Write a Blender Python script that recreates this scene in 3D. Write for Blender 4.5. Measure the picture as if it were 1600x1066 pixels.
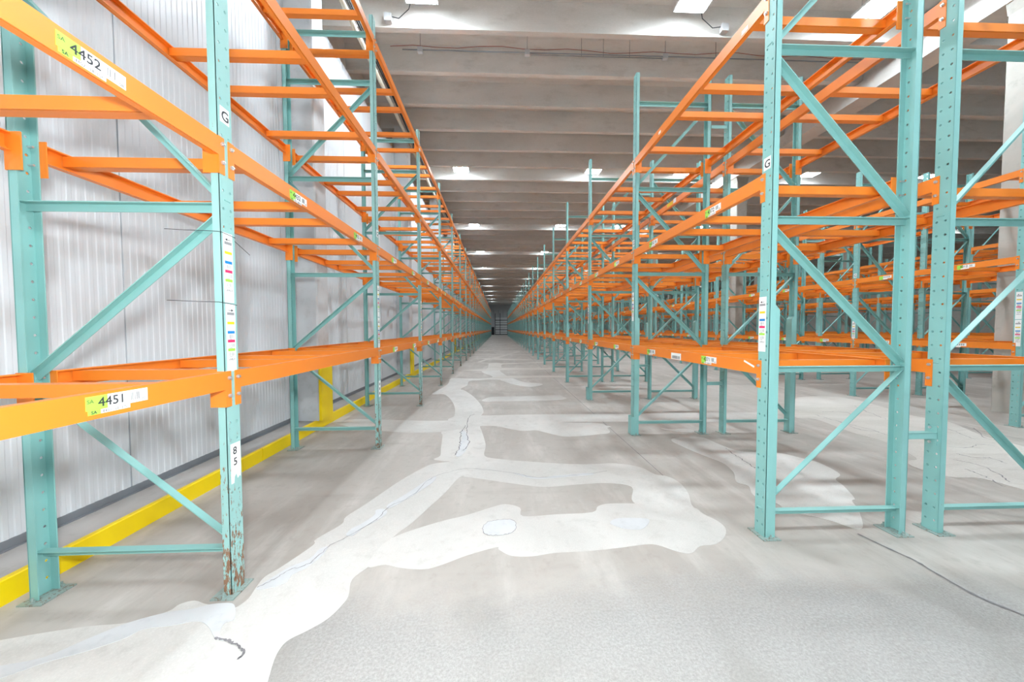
import bpy, bmesh, math, random
from mathutils import Matrix, Vector
from mathutils.geometry import tessellate_polygon

# ------------------------------------------------------------------ clean
for o in list(bpy.data.objects):
    bpy.data.objects.remove(o, do_unlink=True)
S = bpy.context.scene
C = S.collection
random.seed(7)

# ------------------------------------------------------------------ camera
CAM_H = 1.543
F_PX, YAW, PITCH, ROLL = 550.0, 0.0384, -0.0347, 0.0027
cd = bpy.data.cameras.new('camera')
cd.sensor_fit = 'HORIZONTAL'
cd.sensor_width = 36.0
cd.lens = F_PX / 1600.0 * 36.0
cd.clip_start, cd.clip_end = 0.02, 400
cam = bpy.data.objects.new('camera', cd)
C.objects.link(cam)
_r0 = Vector((math.cos(YAW), -math.sin(YAW), 0)); _y0 = Vector((math.sin(YAW), math.cos(YAW), 0)); _z = Vector((0, 0, 1))
_f = _y0 * math.cos(PITCH) + _z * math.sin(PITCH)
_u0 = -_y0 * math.sin(PITCH) + _z * math.cos(PITCH)
_r = _r0 * math.cos(ROLL) - _u0 * math.sin(ROLL)
_u = _r0 * math.sin(ROLL) + _u0 * math.cos(ROLL)
m = Matrix.Identity(4)
for i in range(3):
    m[i][0], m[i][1], m[i][2] = _r[i], _u[i], -_f[i]
m[0][3], m[1][3], m[2][3] = 0, 0, CAM_H
cam.matrix_world = m
S.camera = cam

# ------------------------------------------------------------------ world, flash, exposure
w = bpy.data.worlds.new('world'); S.world = w
w.use_nodes = True
bg = w.node_tree.nodes['Background']
bg.inputs[0].default_value = (0.8, 0.85, 0.9, 1); bg.inputs[1].default_value = 0.05

LAMP_STRENGTH = 100.0       # ceiling lights by the near end; farther ones are dimmed to darken the distance
FLASH_POWER = 190.0          # the photographer's flash, whose soft shadows lie on the wall behind the frames
fl = bpy.data.lights.new('camera_flash', 'POINT')
fl.energy = FLASH_POWER; fl.shadow_soft_size = 0.13; fl.color = (0.94, 0.98, 1.0)
flo = bpy.data.objects.new('camera_flash', fl); C.objects.link(flo)
flo.location = (-0.05, -0.05, 1.95)

S.view_settings.view_transform = 'Standard'
S.view_settings.look = 'None'
S.view_settings.gamma = 1.0
S.view_settings.use_curve_mapping = False
S.view_settings.exposure = 1.1
S.cycles.max_bounces = 6; S.cycles.diffuse_bounces = 3; S.cycles.glossy_bounces = 2
S.cycles.adaptive_threshold = 0.02; S.cycles.caustics_reflective = False; S.cycles.caustics_refractive = False

# ------------------------------------------------------------------ material helpers
def srgb(r, g, b):
    f = lambda c: (c / 255 / 12.92) if c / 255 <= 0.04045 else ((c / 255 + 0.055) / 1.055) ** 2.4
    return (f(r), f(g), f(b), 1)

class NT:
    def __init__(s, name, rough=0.5, metal=0.0, spec=0.5):
        s.m = bpy.data.materials.new(name); s.m.use_nodes = True
        s.t = s.m.node_tree; s.n = s.t.nodes; s.l = s.t.links
        s.b = s.n['Principled BSDF']
        s.b.inputs['Roughness'].default_value = rough
        s.b.inputs['Metallic'].default_value = metal
        s.b.inputs['Specular IOR Level'].default_value = spec
    def new(s, t, **k):
        x = s.n.new(t)
        for a, v in k.items(): setattr(x, a, v)
        return x
    def put(s, sock, v):
        if hasattr(v, 'links') or isinstance(v, bpy.types.NodeSocket): s.l.new(v, sock)
        else: sock.default_value = v
    def coord(s, scale=(1, 1, 1), rnd=True, kind='Object'):
        tc = s.new('ShaderNodeTexCoord'); mp = s.new('ShaderNodeMapping')
        s.l.new(tc.outputs[kind], mp.inputs[0]); mp.inputs[3].default_value = scale
        if rnd:
            oi = s.new('ShaderNodeObjectInfo'); mu = s.math('MULTIPLY', oi.outputs['Random'], 37.0)
            s.l.new(mu, mp.inputs[1])
        return mp.outputs[0]
    def noise(s, vec, scale, detail=4, rough=0.6, dist=0.0):
        x = s.new('ShaderNodeTexNoise'); s.l.new(vec, x.inputs['Vector'])
        x.inputs['Scale'].default_value = scale; x.inputs['Detail'].default_value = detail
        x.inputs['Roughness'].default_value = rough; x.inputs['Distortion'].default_value = dist
        return x.outputs[0]
    def math(s, op, a, b=0.0, clamp=False):
        x = s.new('ShaderNodeMath', operation=op, use_clamp=clamp)
        s.put(x.inputs[0], a); s.put(x.inputs[1], b); return x.outputs[0]
    def ramp(s, v, lo, hi):
        x = s.new('ShaderNodeMapRange', interpolation_type='SMOOTHSTEP'); s.put(x.inputs[0], v)
        x.inputs[1].default_value = lo; x.inputs[2].default_value = hi
        return x.outputs[0]
    def mix(s, f, a, b):
        x = s.new('ShaderNodeMix', data_type='RGBA')
        s.put(x.inputs[0], f); s.put(x.inputs[6], a); s.put(x.inputs[7], b); return x.outputs[2]
    def bump(s, h, strength=0.2, dist=0.01):
        x = s.new('ShaderNodeBump'); s.l.new(h, x.inputs['Height'])
        x.inputs['Strength'].default_value = strength; x.inputs['Distance'].default_value = dist
        s.l.new(x.outputs[0], s.b.inputs['Normal'])
    def color(s, v): s.put(s.b.inputs['Base Color'], v)
    def sepz(s, vec, i=2):
        x = s.new('ShaderNodeSeparateXYZ'); s.l.new(vec, x.inputs[0]); return x.outputs[i]

M = {}
def plain(name, rgb, rough=0.5, metal=0.0, var=0.06, scale=6.0):
    t = NT(name, rough, metal); v = t.coord()
    n = t.noise(v, scale, 3)
    a = tuple(max(0, c * (1 - var)) for c in rgb[:3]) + (1,); b = tuple(min(1, c * (1 + var)) for c in rgb[:3]) + (1,)
    t.color(t.mix(n, a, b)); M[name] = t.m; return t

def painted(name, rgb, rust, amount, low, rough=0.42):
    """paint with chips and rust; 'amount' lowers the chip threshold, 'low' adds wear close to the floor"""
    t = NT(name, rough); v = t.coord()
    big = t.noise(v, 2.2, 3); dark = tuple(c * 0.86 for c in rgb[:3]) + (1,); lite = tuple(min(1, c * 1.1) for c in rgb[:3]) + (1,)
    col = t.mix(big, dark, lite)
    vs = t.coord((1, 1, 0.28)); chips = t.noise(vs, 55, 5, 0.7)
    z = t.sepz(t.coord(rnd=False)); wear = t.math('MULTIPLY', t.math('SUBTRACT', 1.0, t.math('DIVIDE', z, 1.1), True), low)
    mask = t.ramp(t.math('ADD', chips, wear), 0.74 - amount, 0.80 - amount)
    rn = t.noise(v, 18, 4); rcol = t.mix(rn, rust, tuple(c * 0.5 for c in rust[:3]) + (1,))
    t.color(t.mix(mask, col, rcol))
    t.put(t.b.inputs['Roughness'], t.math('ADD', t.math('MULTIPLY', mask, 0.35), rough))
    t.bump(chips, 0.06, 0.003)
    M[name] = t.m

TEAL = srgb(136, 190, 186)
painted('teal', TEAL, srgb(165, 150, 120), 0.0, 0.0)
painted('teal_post', TEAL, srgb(158, 140, 108), 0.02, 0.06)
painted('teal_worn', srgb(150, 196, 192), srgb(156, 118, 92), 0.06, 0.24)
painted('teal_plate', srgb(142, 162, 157), srgb(150, 140, 126), 0.10, 0.10)
def orange():
    t = NT('orange', 0.36); v = t.coord()
    n = t.noise(v, 1.5, 3)
    col = t.mix(n, srgb(240, 130, 38), srgb(246, 141, 49))
    sc = t.ramp(t.noise(t.coord((1, 0.25, 1)), 40, 5, 0.7), 0.70, 0.78)
    t.color(t.mix(t.math('MULTIPLY', sc, 0.45), col, srgb(250, 190, 140)))
    M['orange'] = t.m
orange()
plain('steel_bolt', srgb(205, 208, 210), 0.28, 0.7)
plain('white_label', srgb(244, 244, 242), 0.45, var=0.02)
plain('green_label', srgb(168, 226, 84), 0.45, var=0.03)
plain('yellow_label', srgb(238, 206, 40), 0.45, var=0.03)
plain('blue_label', srgb(20, 132, 205), 0.45, var=0.03)
plain('pink_label', srgb(226, 44, 104), 0.45, var=0.03)
plain('grey_label', srgb(150, 150, 152), 0.45, var=0.03)
plain('ink', srgb(52, 54, 58), 0.6, var=0.05)
plain('white_paint', srgb(238, 238, 235), 0.5, var=0.03, scale=2)
plain('yellow_paint', srgb(246, 214, 0), 0.45, var=0.04, scale=3)
plain('galvanised', srgb(150, 156, 160), 0.4, 0.5)
plain('box_grey', srgb(200, 202, 204), 0.5)
plain('base_channel', srgb(128, 134, 140), 0.5)
plain('cable_black', srgb(30, 30, 32), 0.6)
plain('cable_red', srgb(150, 62, 42), 0.6)
plain('pipe_cream', srgb(214, 208, 190), 0.5)
plain('dark_steel', srgb(42, 46, 50), 0.6)
plain('end_wall', srgb(196, 198, 200), 0.6, scale=0.6)
plain('lamp_housing', srgb(225, 226, 226), 0.4)

def panel_mat():
    t = NT('wall_panel', 0.42); v = t.coord((1, 1, 0.2))
    n = t.noise(v, 1.2, 4); st = t.noise(t.coord((1, 8, 0.15)), 3, 4)
    col = t.mix(n, srgb(210, 216, 221), srgb(224, 229, 233))
    t.color(t.mix(t.math('MULTIPLY', t.ramp(st, 0.55, 0.8), 0.08), col, srgb(196, 194, 192)))
    M['wall_panel'] = t.m
panel_mat()
def concrete(name, a, b, stain, scale=1.0, rough=0.8, spk=0.0, stretch=(1, 1, 1)):
    t = NT(name, rough); v = t.coord(stretch, rnd=True)
    n1 = t.noise(v, 0.55 * scale, 5, 0.6, 0.6); n2 = t.noise(v, 4.5 * scale, 6, 0.65); n3 = t.noise(v, 60 * scale, 3, 0.6)
    col = t.mix(t.ramp(n1, 0.3, 0.7), a, b)
    col = t.mix(t.math('MULTIPLY', t.ramp(n2, 0.5, 0.75), 0.5), col, stain)
    if spk:
        col = t.mix(t.math('MULTIPLY', t.ramp(n3, 0.45, 0.7), spk), col, tuple(min(1, c * 1.5) for c in b[:3]) + (1,))
    t.color(col); t.bump(n3, 0.12, 0.004); M[name] = t.m
concrete('concrete_roof', srgb(206, 202, 196), srgb(228, 225, 220), srgb(184, 179, 171), 1.0, 0.85, 0.1, (0.35, 1, 1))
concrete('concrete_column', srgb(168, 164, 156), srgb(188, 184, 176), srgb(150, 146, 138), 1.4)
concrete('concrete_white', srgb(196, 200, 203), srgb(211, 214, 216), srgb(178, 178, 176), 1.4)
concrete('curb_top', srgb(164, 162, 159), srgb(184, 181, 177), srgb(140, 137, 132), 1.6)
concrete('floor_patch', srgb(187, 185, 180), srgb(200, 198, 193), srgb(172, 169, 163), 2.0, 0.7, 0.15)
concrete('floor_patch_old', srgb(180, 175, 167), srgb(198, 194, 187), srgb(162, 155, 146), 1.2, 0.7, 0.15, (0.5, 1.8, 1))
concrete('patch_fill', srgb(190, 192, 193), srgb(202, 204, 205), srgb(178, 180, 182), 3.0, 0.6)
concrete('crack', srgb(112, 110, 112), srgb(134, 132, 134), srgb(94, 92, 94), 6.0)

def floor_mat():
    t = NT('floor_concrete', 0.62); v = t.coord(rnd=False)
    n1 = t.noise(v, 0.35, 5, 0.6, 0.8)
    n2 = t.noise(t.coord((1.6, 0.35, 1), rnd=False), 2.0, 6, 0.65)     # traffic streaks along the aisle
    n3 = t.noise(v, 9, 6, 0.7); n4 = t.noise(v, 70, 6, 0.85)
    nx = t.noise(t.coord((0.35, 2.2, 1), rnd=False), 1.3, 5, 0.6)       # trowel marks across
    col = t.mix(t.ramp(n1, 0.3, 0.7), srgb(157, 151, 143), srgb(178, 173, 166))
    col = t.mix(t.math('MULTIPLY', t.ramp(n2, 0.45, 0.75), 0.6), col, srgb(197, 193, 187))
    col = t.mix(t.math('MULTIPLY', t.ramp(nx, 0.55, 0.8), 0.7), col, srgb(146, 138, 130))
    col = t.mix(t.math('MULTIPLY', t.ramp(n3, 0.5, 0.8), 0.55), col, srgb(144, 137, 129))
    # scoured, open-grained slab at the near cross aisle (a worn area with its own edge)
    y = t.sepz(v, 1); x = t.sepz(v, 0)
    edge = t.math('ADD', t.math('ADD', y, t.math('MULTIPLY', n1, 1.6)), t.math('MULTIPLY', n3, 0.35))
    near = t.math('SUBTRACT', 1.0, t.ramp(edge, 2.7, 3.2))
    left = t.ramp(t.math('ADD', x, t.math('MULTIPLY', n3, 0.3)), -1.35, -1.0)
    near = t.math('MULTIPLY', near, left)
    grain = t.mix(t.ramp(n4, 0.30, 0.72), srgb(128, 127, 124), srgb(170, 169, 167))
    nb = t.noise(t.coord((1.0, 0.5, 1), rnd=False), 1.1, 6, 0.6, 1.2)
    grain = t.mix(t.math('MULTIPLY', t.ramp(nb, 0.42, 0.66), 0.55), grain, srgb(124, 121, 116))
    t.color(t.mix(t.math('MULTIPLY', near, 0.85), col, grain))
    t.bump(n4, 0.05, 0.002); M['floor_concrete'] = t.m
floor_mat()

def lens(name, k):
    t = NT(name, 0.4)
    t.b.inputs['Emission Color'].default_value = (0.82, 0.925, 1.0, 1)
    t.b.inputs['Emission Strength'].default_value = LAMP_STRENGTH * k
    M[name] = t.m
lens('lamp_lens', 1.0); lens('lamp_lens_dim', 0.6); lens('lamp_lens_weak', 0.3)  # dimmed copies of one lens, so far parts of the hall fall darker

# ------------------------------------------------------------------ mesh helpers
class MB:
    def __init__(s): s.v, s.f, s.k = [], [], []
    def poly(s, pts, faces, k=0):
        o = len(s.v); s.v += [tuple(p) for p in pts]
        for f in faces: s.f.append(tuple(o + i for i in f)); s.k.append(k)
        return s
    def box(s, x0, x1, y0, y1, z0, z1, k=0):
        return s.poly([(x0, y0, z0), (x1, y0, z0), (x1, y1, z0), (x0, y1, z0), (x0, y0, z1), (x1, y0, z1), (x1, y1, z1), (x0, y1, z1)],
                      [(3, 2, 1, 0), (4, 5, 6, 7), (0, 1, 5, 4), (1, 2, 6, 5), (2, 3, 7, 6), (3, 0, 4, 7)], k)
    def prism(s, outline, axis, a, b, k=0):
        """closed outline (2D) swept along axis 'x'/'y'/'z' from a to b"""
        n = len(outline)
        def p(u, v, t): return {'x': (t, u, v), 'y': (u, t, v), 'z': (u, v, t)}[axis]
        pts = [p(u, v, a) for u, v in outline] + [p(u, v, b) for u, v in outline]
        fs = [(i, (i + 1) % n, n + (i + 1) % n, n + i) for i in range(n)]
        tri = tessellate_polygon([[Vector((u, v, 0)) for u, v in outline]])
        fs += [tuple(t) for t in tri] + [tuple(n + i for i in reversed(t)) for t in tri]
        return s.poly(pts, fs, k)
    def angle_bar(s, a, b, w=0.046, t=0.005, y0=0.012):
        """rolled steel angle between two points (x, z) of the frame plane"""
        a = Vector((a[0], 0, a[1])); b = Vector((b[0], 0, b[1])); u = (b - a).normalized(); n = Vector((-u.z, 0, u.x))
        if n.z < 0: n = -n
        for n0, n1, ya, yb in ((-w / 2, w / 2, y0, y0 + t), (w / 2 - t, w / 2, y0 - w + t, y0)):
            pts = [e + n * nn + Vector((0, yy, 0)) for e in (a, b) for nn, yy in ((n0, ya), (n1, ya), (n1, yb), (n0, yb))]
            s.poly(pts, [(0, 1, 2, 3), (7, 6, 5, 4), (0, 4, 5, 1), (1, 5, 6, 2), (2, 6, 7, 3), (3, 7, 4, 0)])
        return s
    def tube(s, path, r, n=8, k=0):
        path = [Vector(p) for p in path]; rings = []; o = len(s.v)
        for i, p in enumerate(path):
            d = (path[min(i + 1, len(path) - 1)] - path[max(i - 1, 0)]).normalized()
            a = d.cross(Vector((0, 0, 1)) if abs(d.z) < 0.9 else Vector((1, 0, 0))).normalized(); b = d.cross(a)
            s.v += [tuple(p + (a * math.cos(2 * math.pi * j / n) + b * math.sin(2 * math.pi * j / n)) * r) for j in range(n)]
        for i in range(len(path) - 1):
            for j in range(n):
                s.f.append((o + i * n + j, o + i * n + (j + 1) % n, o + (i + 1) * n + (j + 1) % n, o + (i + 1) * n + j)); s.k.append(k)
        s.f.append(tuple(o + j for j in range(n))[::-1]); s.k.append(k)
        s.f.append(tuple(o + (len(path) - 1) * n + j for j in range(n))); s.k.append(k)
        return s
    def add(s, o, off=(0, 0, 0), sx=1):
        n = len(s.v); s.v += [(p[0] * sx + off[0], p[1] + off[1], p[2] + off[2]) for p in o.v]
        s.f += [tuple(n + i for i in (f if sx > 0 else f[::-1])) for f in o.f]; s.k += o.k
        return s
    def mesh(s, name, mats, sx=1, smooth=False, fix=True):
        me = bpy.data.meshes.new(name)
        me.from_pydata([(p[0] * sx, p[1], p[2]) for p in s.v], [], s.f)
        for mt in ([mats] if isinstance(mats, str) else mats): me.materials.append(M[mt])
        me.polygons.foreach_set('material_index', s.k)
        if fix:
            bm = bmesh.new(); bm.from_mesh(me); bmesh.ops.recalc_face_normals(bm, faces=bm.faces); bm.to_mesh(me); bm.free()
        if smooth: me.polygons.foreach_set('use_smooth', [True] * len(me.polygons))
        me.update(); return me

def ob(name, me, parent=None, loc=(0, 0, 0)):
    o = bpy.data.objects.new(name, me); C.objects.link(o); o.location = loc
    if parent is not None: o.parent = parent
    return o
def tag(o, label, cat, group=None):
    o['label'] = label; o['category'] = cat; o['kind'] = 'thing'
    if group: o['group'] = group
    return o
def struct(o): o['kind'] = 'structure'; return o
def empty(name, loc): return ob(name, None, None, loc)
ORD = ['zeroth', 'first', 'second', 'third', 'fourth', 'fifth', 'sixth', 'seventh', 'eighth', 'ninth', 'tenth', 'eleventh', 'twelfth', 'thirteenth', 'fourteenth',
       'fifteenth', 'sixteenth', 'seventeenth', 'eighteenth', 'nineteenth', 'twentieth']
def nth(i):
    if i <= 20: return ORD[i]
    if i < 30: return 'twenty-' + ORD[i - 20]
    return 'thirtieth' if i == 30 else 'thirty-' + ORD[i - 30]
PATCHES = {'diag': [(-0.722, 4.021), (-0.847, 3.887), (-1.006, 3.57), (-1.17, 3.115), (-1.259, 2.895), (-1.247, 2.783), (-1.346, 2.589), (-1.33, 2.516), (-1.419, 2.283), (-1.462, 2.202), (-1.455, 2.11), (-1.439, 2.022), (-1.464, 1.958), (-1.506, 1.987), (-1.635, 1.988), (-1.735, 2.02), (-1.797, 1.995), (-1.816, 1.946), (-1.948, 1.88), (-2.134, 1.864), (-2.318, 1.833), (-2.484, 1.796), (-2.648, 1.764), (-2.14, 1.414), (-1.46, 1.386), (-0.957, 1.366), (-1.016, 1.529), (-1.051, 1.628), (-1.061, 1.691), (-1.047, 1.739), (-0.985, 1.789), (-0.915, 1.862), (-0.879, 1.961), (-0.875, 2.027), (-0.908, 2.154), (-0.856, 2.259), (-0.826, 2.341), (-0.789, 2.583), (-0.694, 2.781), (-0.609, 3.012), (-0.509, 3.286), (-0.406, 3.638), (-0.231, 3.842), (-0.384, 4.069)], 'lower': [(-0.848, 2.265), (-0.748, 2.284), (-0.642, 2.25), (-0.484, 2.229), (-0.375, 2.268), (-0.226, 2.353), (-0.023, 2.436), (-0.002, 2.408), (0.079, 2.34), (0.221, 2.327), (0.39, 2.358), (0.6, 2.366), (0.819, 2.39), (1.048, 2.425), (1.129, 2.411), (1.222, 2.339), (1.314, 2.312), (1.421, 2.388), (1.539, 2.404), (1.654, 2.478), (1.74, 2.591), (1.748, 2.696), (1.695, 2.813), (1.674, 2.912), (1.494, 2.972), (1.214, 3.005), (0.977, 3.016), (0.858, 2.974), (0.78, 2.877), (0.472, 2.857), (0.196, 2.841), (0.18, 2.978), (0.052, 3.046), (-0.079, 2.989), (-0.274, 2.875), (-0.503, 2.772), (-0.789, 2.583), (-0.86, 2.38)], 'upper': [(-0.558, 4.077), (-0.142, 4.153), (0.142, 4.073), (0.315, 4.037), (0.653, 3.958), (0.989, 3.916), (1.338, 3.927), (1.566, 3.803), (1.65, 3.613), (1.751, 3.556), (1.803, 3.41), (1.771, 3.185), (1.682, 2.963), (1.656, 2.791), (1.509, 2.707), (1.276, 2.784), (1.206, 2.984), (1.2, 3.093), (1.291, 3.332), (1.107, 3.42), (0.802, 3.407), (0.439, 3.37), (0.12, 3.464), (-0.154, 3.568), (-0.377, 3.651), (-0.55, 3.775)], 'stem': [(-0.751, 4.128), (-0.713, 4.262), (-0.752, 4.552), (-0.813, 5.068), (-0.858, 5.268), (-0.761, 5.614), (-0.867, 5.997), (-0.788, 6.237), (-0.885, 7.017), (-1.093, 7.839), (-1.311, 8.33), (-1.576, 8.344), (-1.538, 8.771), (-1.423, 9.911), (-1.483, 11.036), (-1.079, 10.977), (-0.576, 10.878), (-0.08, 10.711), (-0.66, 10.643), (-0.876, 10.331), (-0.858, 9.599), (-0.973, 9.043), (-0.821, 8.732), (-0.571, 7.996), (-0.365, 7.139), (-0.283, 6.513), (-0.315, 6.19), (-0.298, 5.545), (-0.253, 5.239), (-0.177, 4.652), (-0.176, 4.238), (-0.035, 4.116), (-0.292, 4.013)], 'band': [(-2.735, 5.863), (-2.512, 6.078), (-1.955, 6.03), (-1.394, 5.939), (-0.803, 5.931), (-0.333, 6.214), (-0.192, 6.23), (0.525, 6.265), (1.391, 6.245), (2.366, 6.197), (3.088, 6.233), (3.737, 6.225), (4.91, 6.191), (4.63, 5.834), (3.367, 5.605), (2.812, 5.672), (2.179, 5.703), (1.677, 5.728), (1.035, 5.719), (1.62, 5.622), (1.699, 5.494), (1.765, 5.418), (1.683, 5.359), (1.671, 5.188), (1.604, 5.07), (1.45, 5.03), (1.222, 4.964), (0.942, 4.947), (0.735, 5.111), (0.565, 5.283), (0.391, 5.25), (0.202, 5.343), (-0.045, 5.533), (-0.323, 5.546), (-0.701, 5.344), (-0.858, 5.268), (-1.232, 5.237), (-1.735, 5.343), (-2.178, 5.501), (-2.516, 5.718)], 'band2': [(-0.363, 7.59), (-0.134, 7.936), (0.523, 7.977), (1.306, 8.051), (1.433, 7.929), (1.493, 7.668), (1.253, 7.506), (0.627, 7.471), (-0.058, 7.44), (-0.261, 7.417)], 'branch': [(-1.483, 11.036), (-0.576, 10.878), (-0.188, 11.329), (-0.61, 12.623), (-0.418, 13.907), (-0.4, 15.712), (0.135, 15.676), (0.023, 13.33), (0.233, 11.697), (0.418, 10.961), (0.754, 10.084), (1.106, 9.914), (1.215, 9.622), (0.908, 9.289), (0.658, 9.382), (0.331, 9.87), (-0.08, 10.711), (-0.75, 10.549)], 'line1': [(-0.232, 10.964), (0.176, 11.462), (1.205, 11.519), (2.37, 11.371), (2.292, 10.997), (1.154, 11.027), (0.266, 10.899)], 'line2': [(-1.41, 13.161), (-0.59, 13.502), (0.339, 13.802), (2.023, 13.639), (1.959, 13.21), (0.323, 13.181), (-0.563, 12.859)], 'line3': [(-1.25, 16.104), (-0.33, 15.781), (0.389, 15.806), (2.081, 16.308), (2.032, 15.922), (0.553, 15.363), (0.13, 15.115), (0.114, 13.325), (-0.126, 13.031), (-0.458, 13.23), (-0.395, 15.496)], 'line4': [(-1.613, 18.637), (-0.133, 18.43), (0.852, 17.968), (1.53, 17.73), (1.491, 17.276), (0.425, 17.261), (-0.37, 17.724), (-0.857, 16.27), (-0.954, 16.676), (-0.706, 18.078)], 'line5': [(-0.385, 18.448), (0.534, 21.624), (1.375, 24.284), (1.381, 23.438), (0.501, 20.324), (-0.21, 17.853)], 'line6': [(-1.737, 21.799), (0.041, 21.321), (1.973, 21.173), (1.931, 20.717), (0.04, 20.796), (-1.699, 21.32)], 'line7': [(-1.434, 25.147), (0.048, 24.75), (1.507, 24.629), (1.48, 24.188), (0.047, 24.219), (-1.403, 24.601)], 'rightA': [(2.38, 4.731), (2.657, 4.853), (2.882, 4.798), (2.928, 4.505), (3.037, 4.241), (3.439, 4.174), (3.583, 3.984), (3.657, 3.833), (3.598, 3.534), (3.427, 3.407), (3.359, 3.255), (3.215, 3.013), (3.141, 2.966), (3.034, 2.806), (2.816, 2.57), (2.724, 2.556), (2.645, 2.675), (2.44, 2.832), (2.439, 2.948), (2.346, 3.103), (2.435, 3.296), (2.378, 3.39), (2.506, 3.618), (2.56, 3.883), (2.481, 4.125), (2.409, 4.396)], 'rightC': [(6.402, 7.358), (7.316, 7.637), (7.635, 7.293), (7.493, 6.59), (7.252, 5.907), (7.349, 5.42), (6.911, 4.739), (6.795, 4.25), (6.668, 3.993), (5.099, 3.041), (4.986, 3.105), (4.929, 3.366), (4.652, 3.413), (4.594, 3.683), (4.743, 3.846), (4.933, 3.929), (5.212, 4.498), (5.21, 4.961), (5.347, 5.702), (5.148, 5.908)], 'small1': [(2.494, 5.294), (2.646, 5.234), (2.878, 5.258), (2.94, 5.119), (2.818, 5.076), (2.605, 5.152)]}
FILLS = {'fillA': [(-1.448, 2.1), (-1.406, 2.2), (-1.361, 2.281), (-1.273, 2.366), (-1.261, 2.462), (-1.215, 2.494), (-1.208, 2.395), (-1.244, 2.276), (-1.301, 2.209), (-1.299, 2.143), (-1.377, 2.097)], 'fillB': [(-1.15, 2.637), (-1.138, 2.716), (-1.092, 2.777), (-1.033, 2.908), (-1.049, 2.991), (-0.977, 3.003), (-0.941, 2.928), (-0.989, 2.815), (-1.053, 2.733), (-1.082, 2.634), (-1.119, 2.616)], 'fillC': [(-0.975, 3.08), (-0.869, 3.272), (-0.755, 3.524), (-0.723, 3.593), (-0.659, 3.664), (-0.664, 3.52), (-0.785, 3.268), (-0.933, 3.027)], 'blob1': [(-0.129, 2.672), (-0.097, 2.755), (-0.025, 2.782), (0.096, 2.791), (0.134, 2.694), (0.089, 2.603), (-0.024, 2.577), (-0.103, 2.599)], 'blob2': [(0.88, 2.712), (0.946, 2.767), (1.071, 2.771), (1.207, 2.742), (1.107, 2.619), (0.989, 2.616), (0.91, 2.66)], 'fillD': [(0.16, 3.704), (0.284, 3.644), (0.404, 3.579), (0.597, 3.615), (0.927, 3.669), (0.981, 3.628), (0.59, 3.571), (0.4, 3.55), (0.281, 3.599)], 'fillE': [(-0.515, 4.541), (-0.522, 5.017), (-0.57, 5.254), (-0.53, 5.336), (-0.448, 5.089), (-0.412, 4.797), (-0.416, 4.476), (-0.464, 4.251), (-0.522, 4.254)], 'low': [(-2.321, 1.638), (-2.292, 1.652), (-2.143, 1.69), (-2.05, 1.788), (-1.946, 1.878), (-1.807, 1.938), (-1.692, 1.956), (-1.619, 1.985), (-1.506, 1.988), (-1.445, 1.931), (-1.413, 1.87), (-1.444, 1.85), (-1.419, 1.788), (-1.366, 1.747), (-1.421, 1.762), (-1.509, 1.832), (-1.597, 1.871), (-1.714, 1.847), (-1.833, 1.832), (-1.87, 1.781), (-1.986, 1.712), (-2.107, 1.661), (-2.18, 1.611), (-2.247, 1.584)]}
CRACKS = {'c1': ([(-1.451, 2.105), (-1.389, 2.173), (-1.344, 2.252), (-1.248, 2.32), (-1.201, 2.511), (-1.133, 2.598), (-0.996, 2.838), (-0.959, 3.028), (-0.805, 3.24), (-0.708, 3.593), (-0.518, 3.774), (-0.297, 3.845), (0.16, 3.704), (0.404, 3.579), (0.922, 3.646), (1.168, 3.714)], 0.006), 'c2': ([(-0.541, 4.255), (-0.515, 4.541), (-0.522, 4.802), (-0.571, 5.214), (-0.539, 5.422), (-0.531, 5.602)], 0.012), 'c3': ([(-0.451, 4.419), (-0.407, 4.729), (-0.46, 5.09), (-0.502, 5.42), (-0.522, 6.111), (-0.455, 6.337)], 0.012), 'c4': ([(-1.421, 1.762), (-1.355, 1.747), (-1.292, 1.72), (-1.242, 1.693), (-1.22, 1.669), (-1.22, 1.641)], 0.014), 'c5': ([(2.678, 2.48), (2.717, 2.29), (2.747, 2.172), (2.736, 2.058), (2.739, 1.858), (2.803, 1.724), (2.845, 1.543)], 0.02), 'c6': ([(5.613, 5.988), (5.588, 5.69), (5.596, 5.333), (5.625, 5.015), (5.562, 4.803)], 0.012), 'c7': ([(5.799, 4.296), (5.985, 4.232), (6.358, 4.355), (6.427, 4.267)], 0.01), 'c8': ([(5.296, 3.866), (5.37, 3.731), (5.277, 3.495), (5.076, 3.258)], 0.012), 'c9': ([(6.829, 5.033), (6.667, 4.751), (6.566, 4.558)], 0.01), 'c10': ([(5.937, 6.188), (6.328, 6.169), (6.193, 5.856)], 0.012), 'c11': ([(6.99, 6.616), (6.648, 5.937), (6.526, 5.644)], 0.014), 'c12': ([(7.222, 5.254), (7.277, 5.089), (6.791, 4.611), (6.831, 4.483)], 0.012), 'c13': ([(5.59, 4.042), (5.624, 3.897), (5.792, 3.889), (5.741, 3.714)], 0.012), 'c14': ([(5.62, 5.595), (5.466, 5.098), (5.631, 4.941)], 0.012), 'c15': ([(5.075, 3.581), (5.021, 3.397), (4.883, 3.171)], 0.012), 'c16': ([(2.897, 4.373), (2.859, 4.085), (2.838, 3.87), (2.817, 3.714)], 0.012), 'ring': ([(-0.129, 2.672), (-0.097, 2.755), (-0.025, 2.782), (0.096, 2.791), (0.134, 2.694), (0.089, 2.603), (-0.024, 2.577), (-0.103, 2.599), (-0.129, 2.672)], 0.005)}

# ================================================================== SETTING
Y_BACK, Y_END = -5.0, 90.0
X_OUT, X_WALL, X_RIGHT = -3.6, -3.15, 34.0
Z_STEM, Z_DECK = 7.71, 8.30

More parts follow.
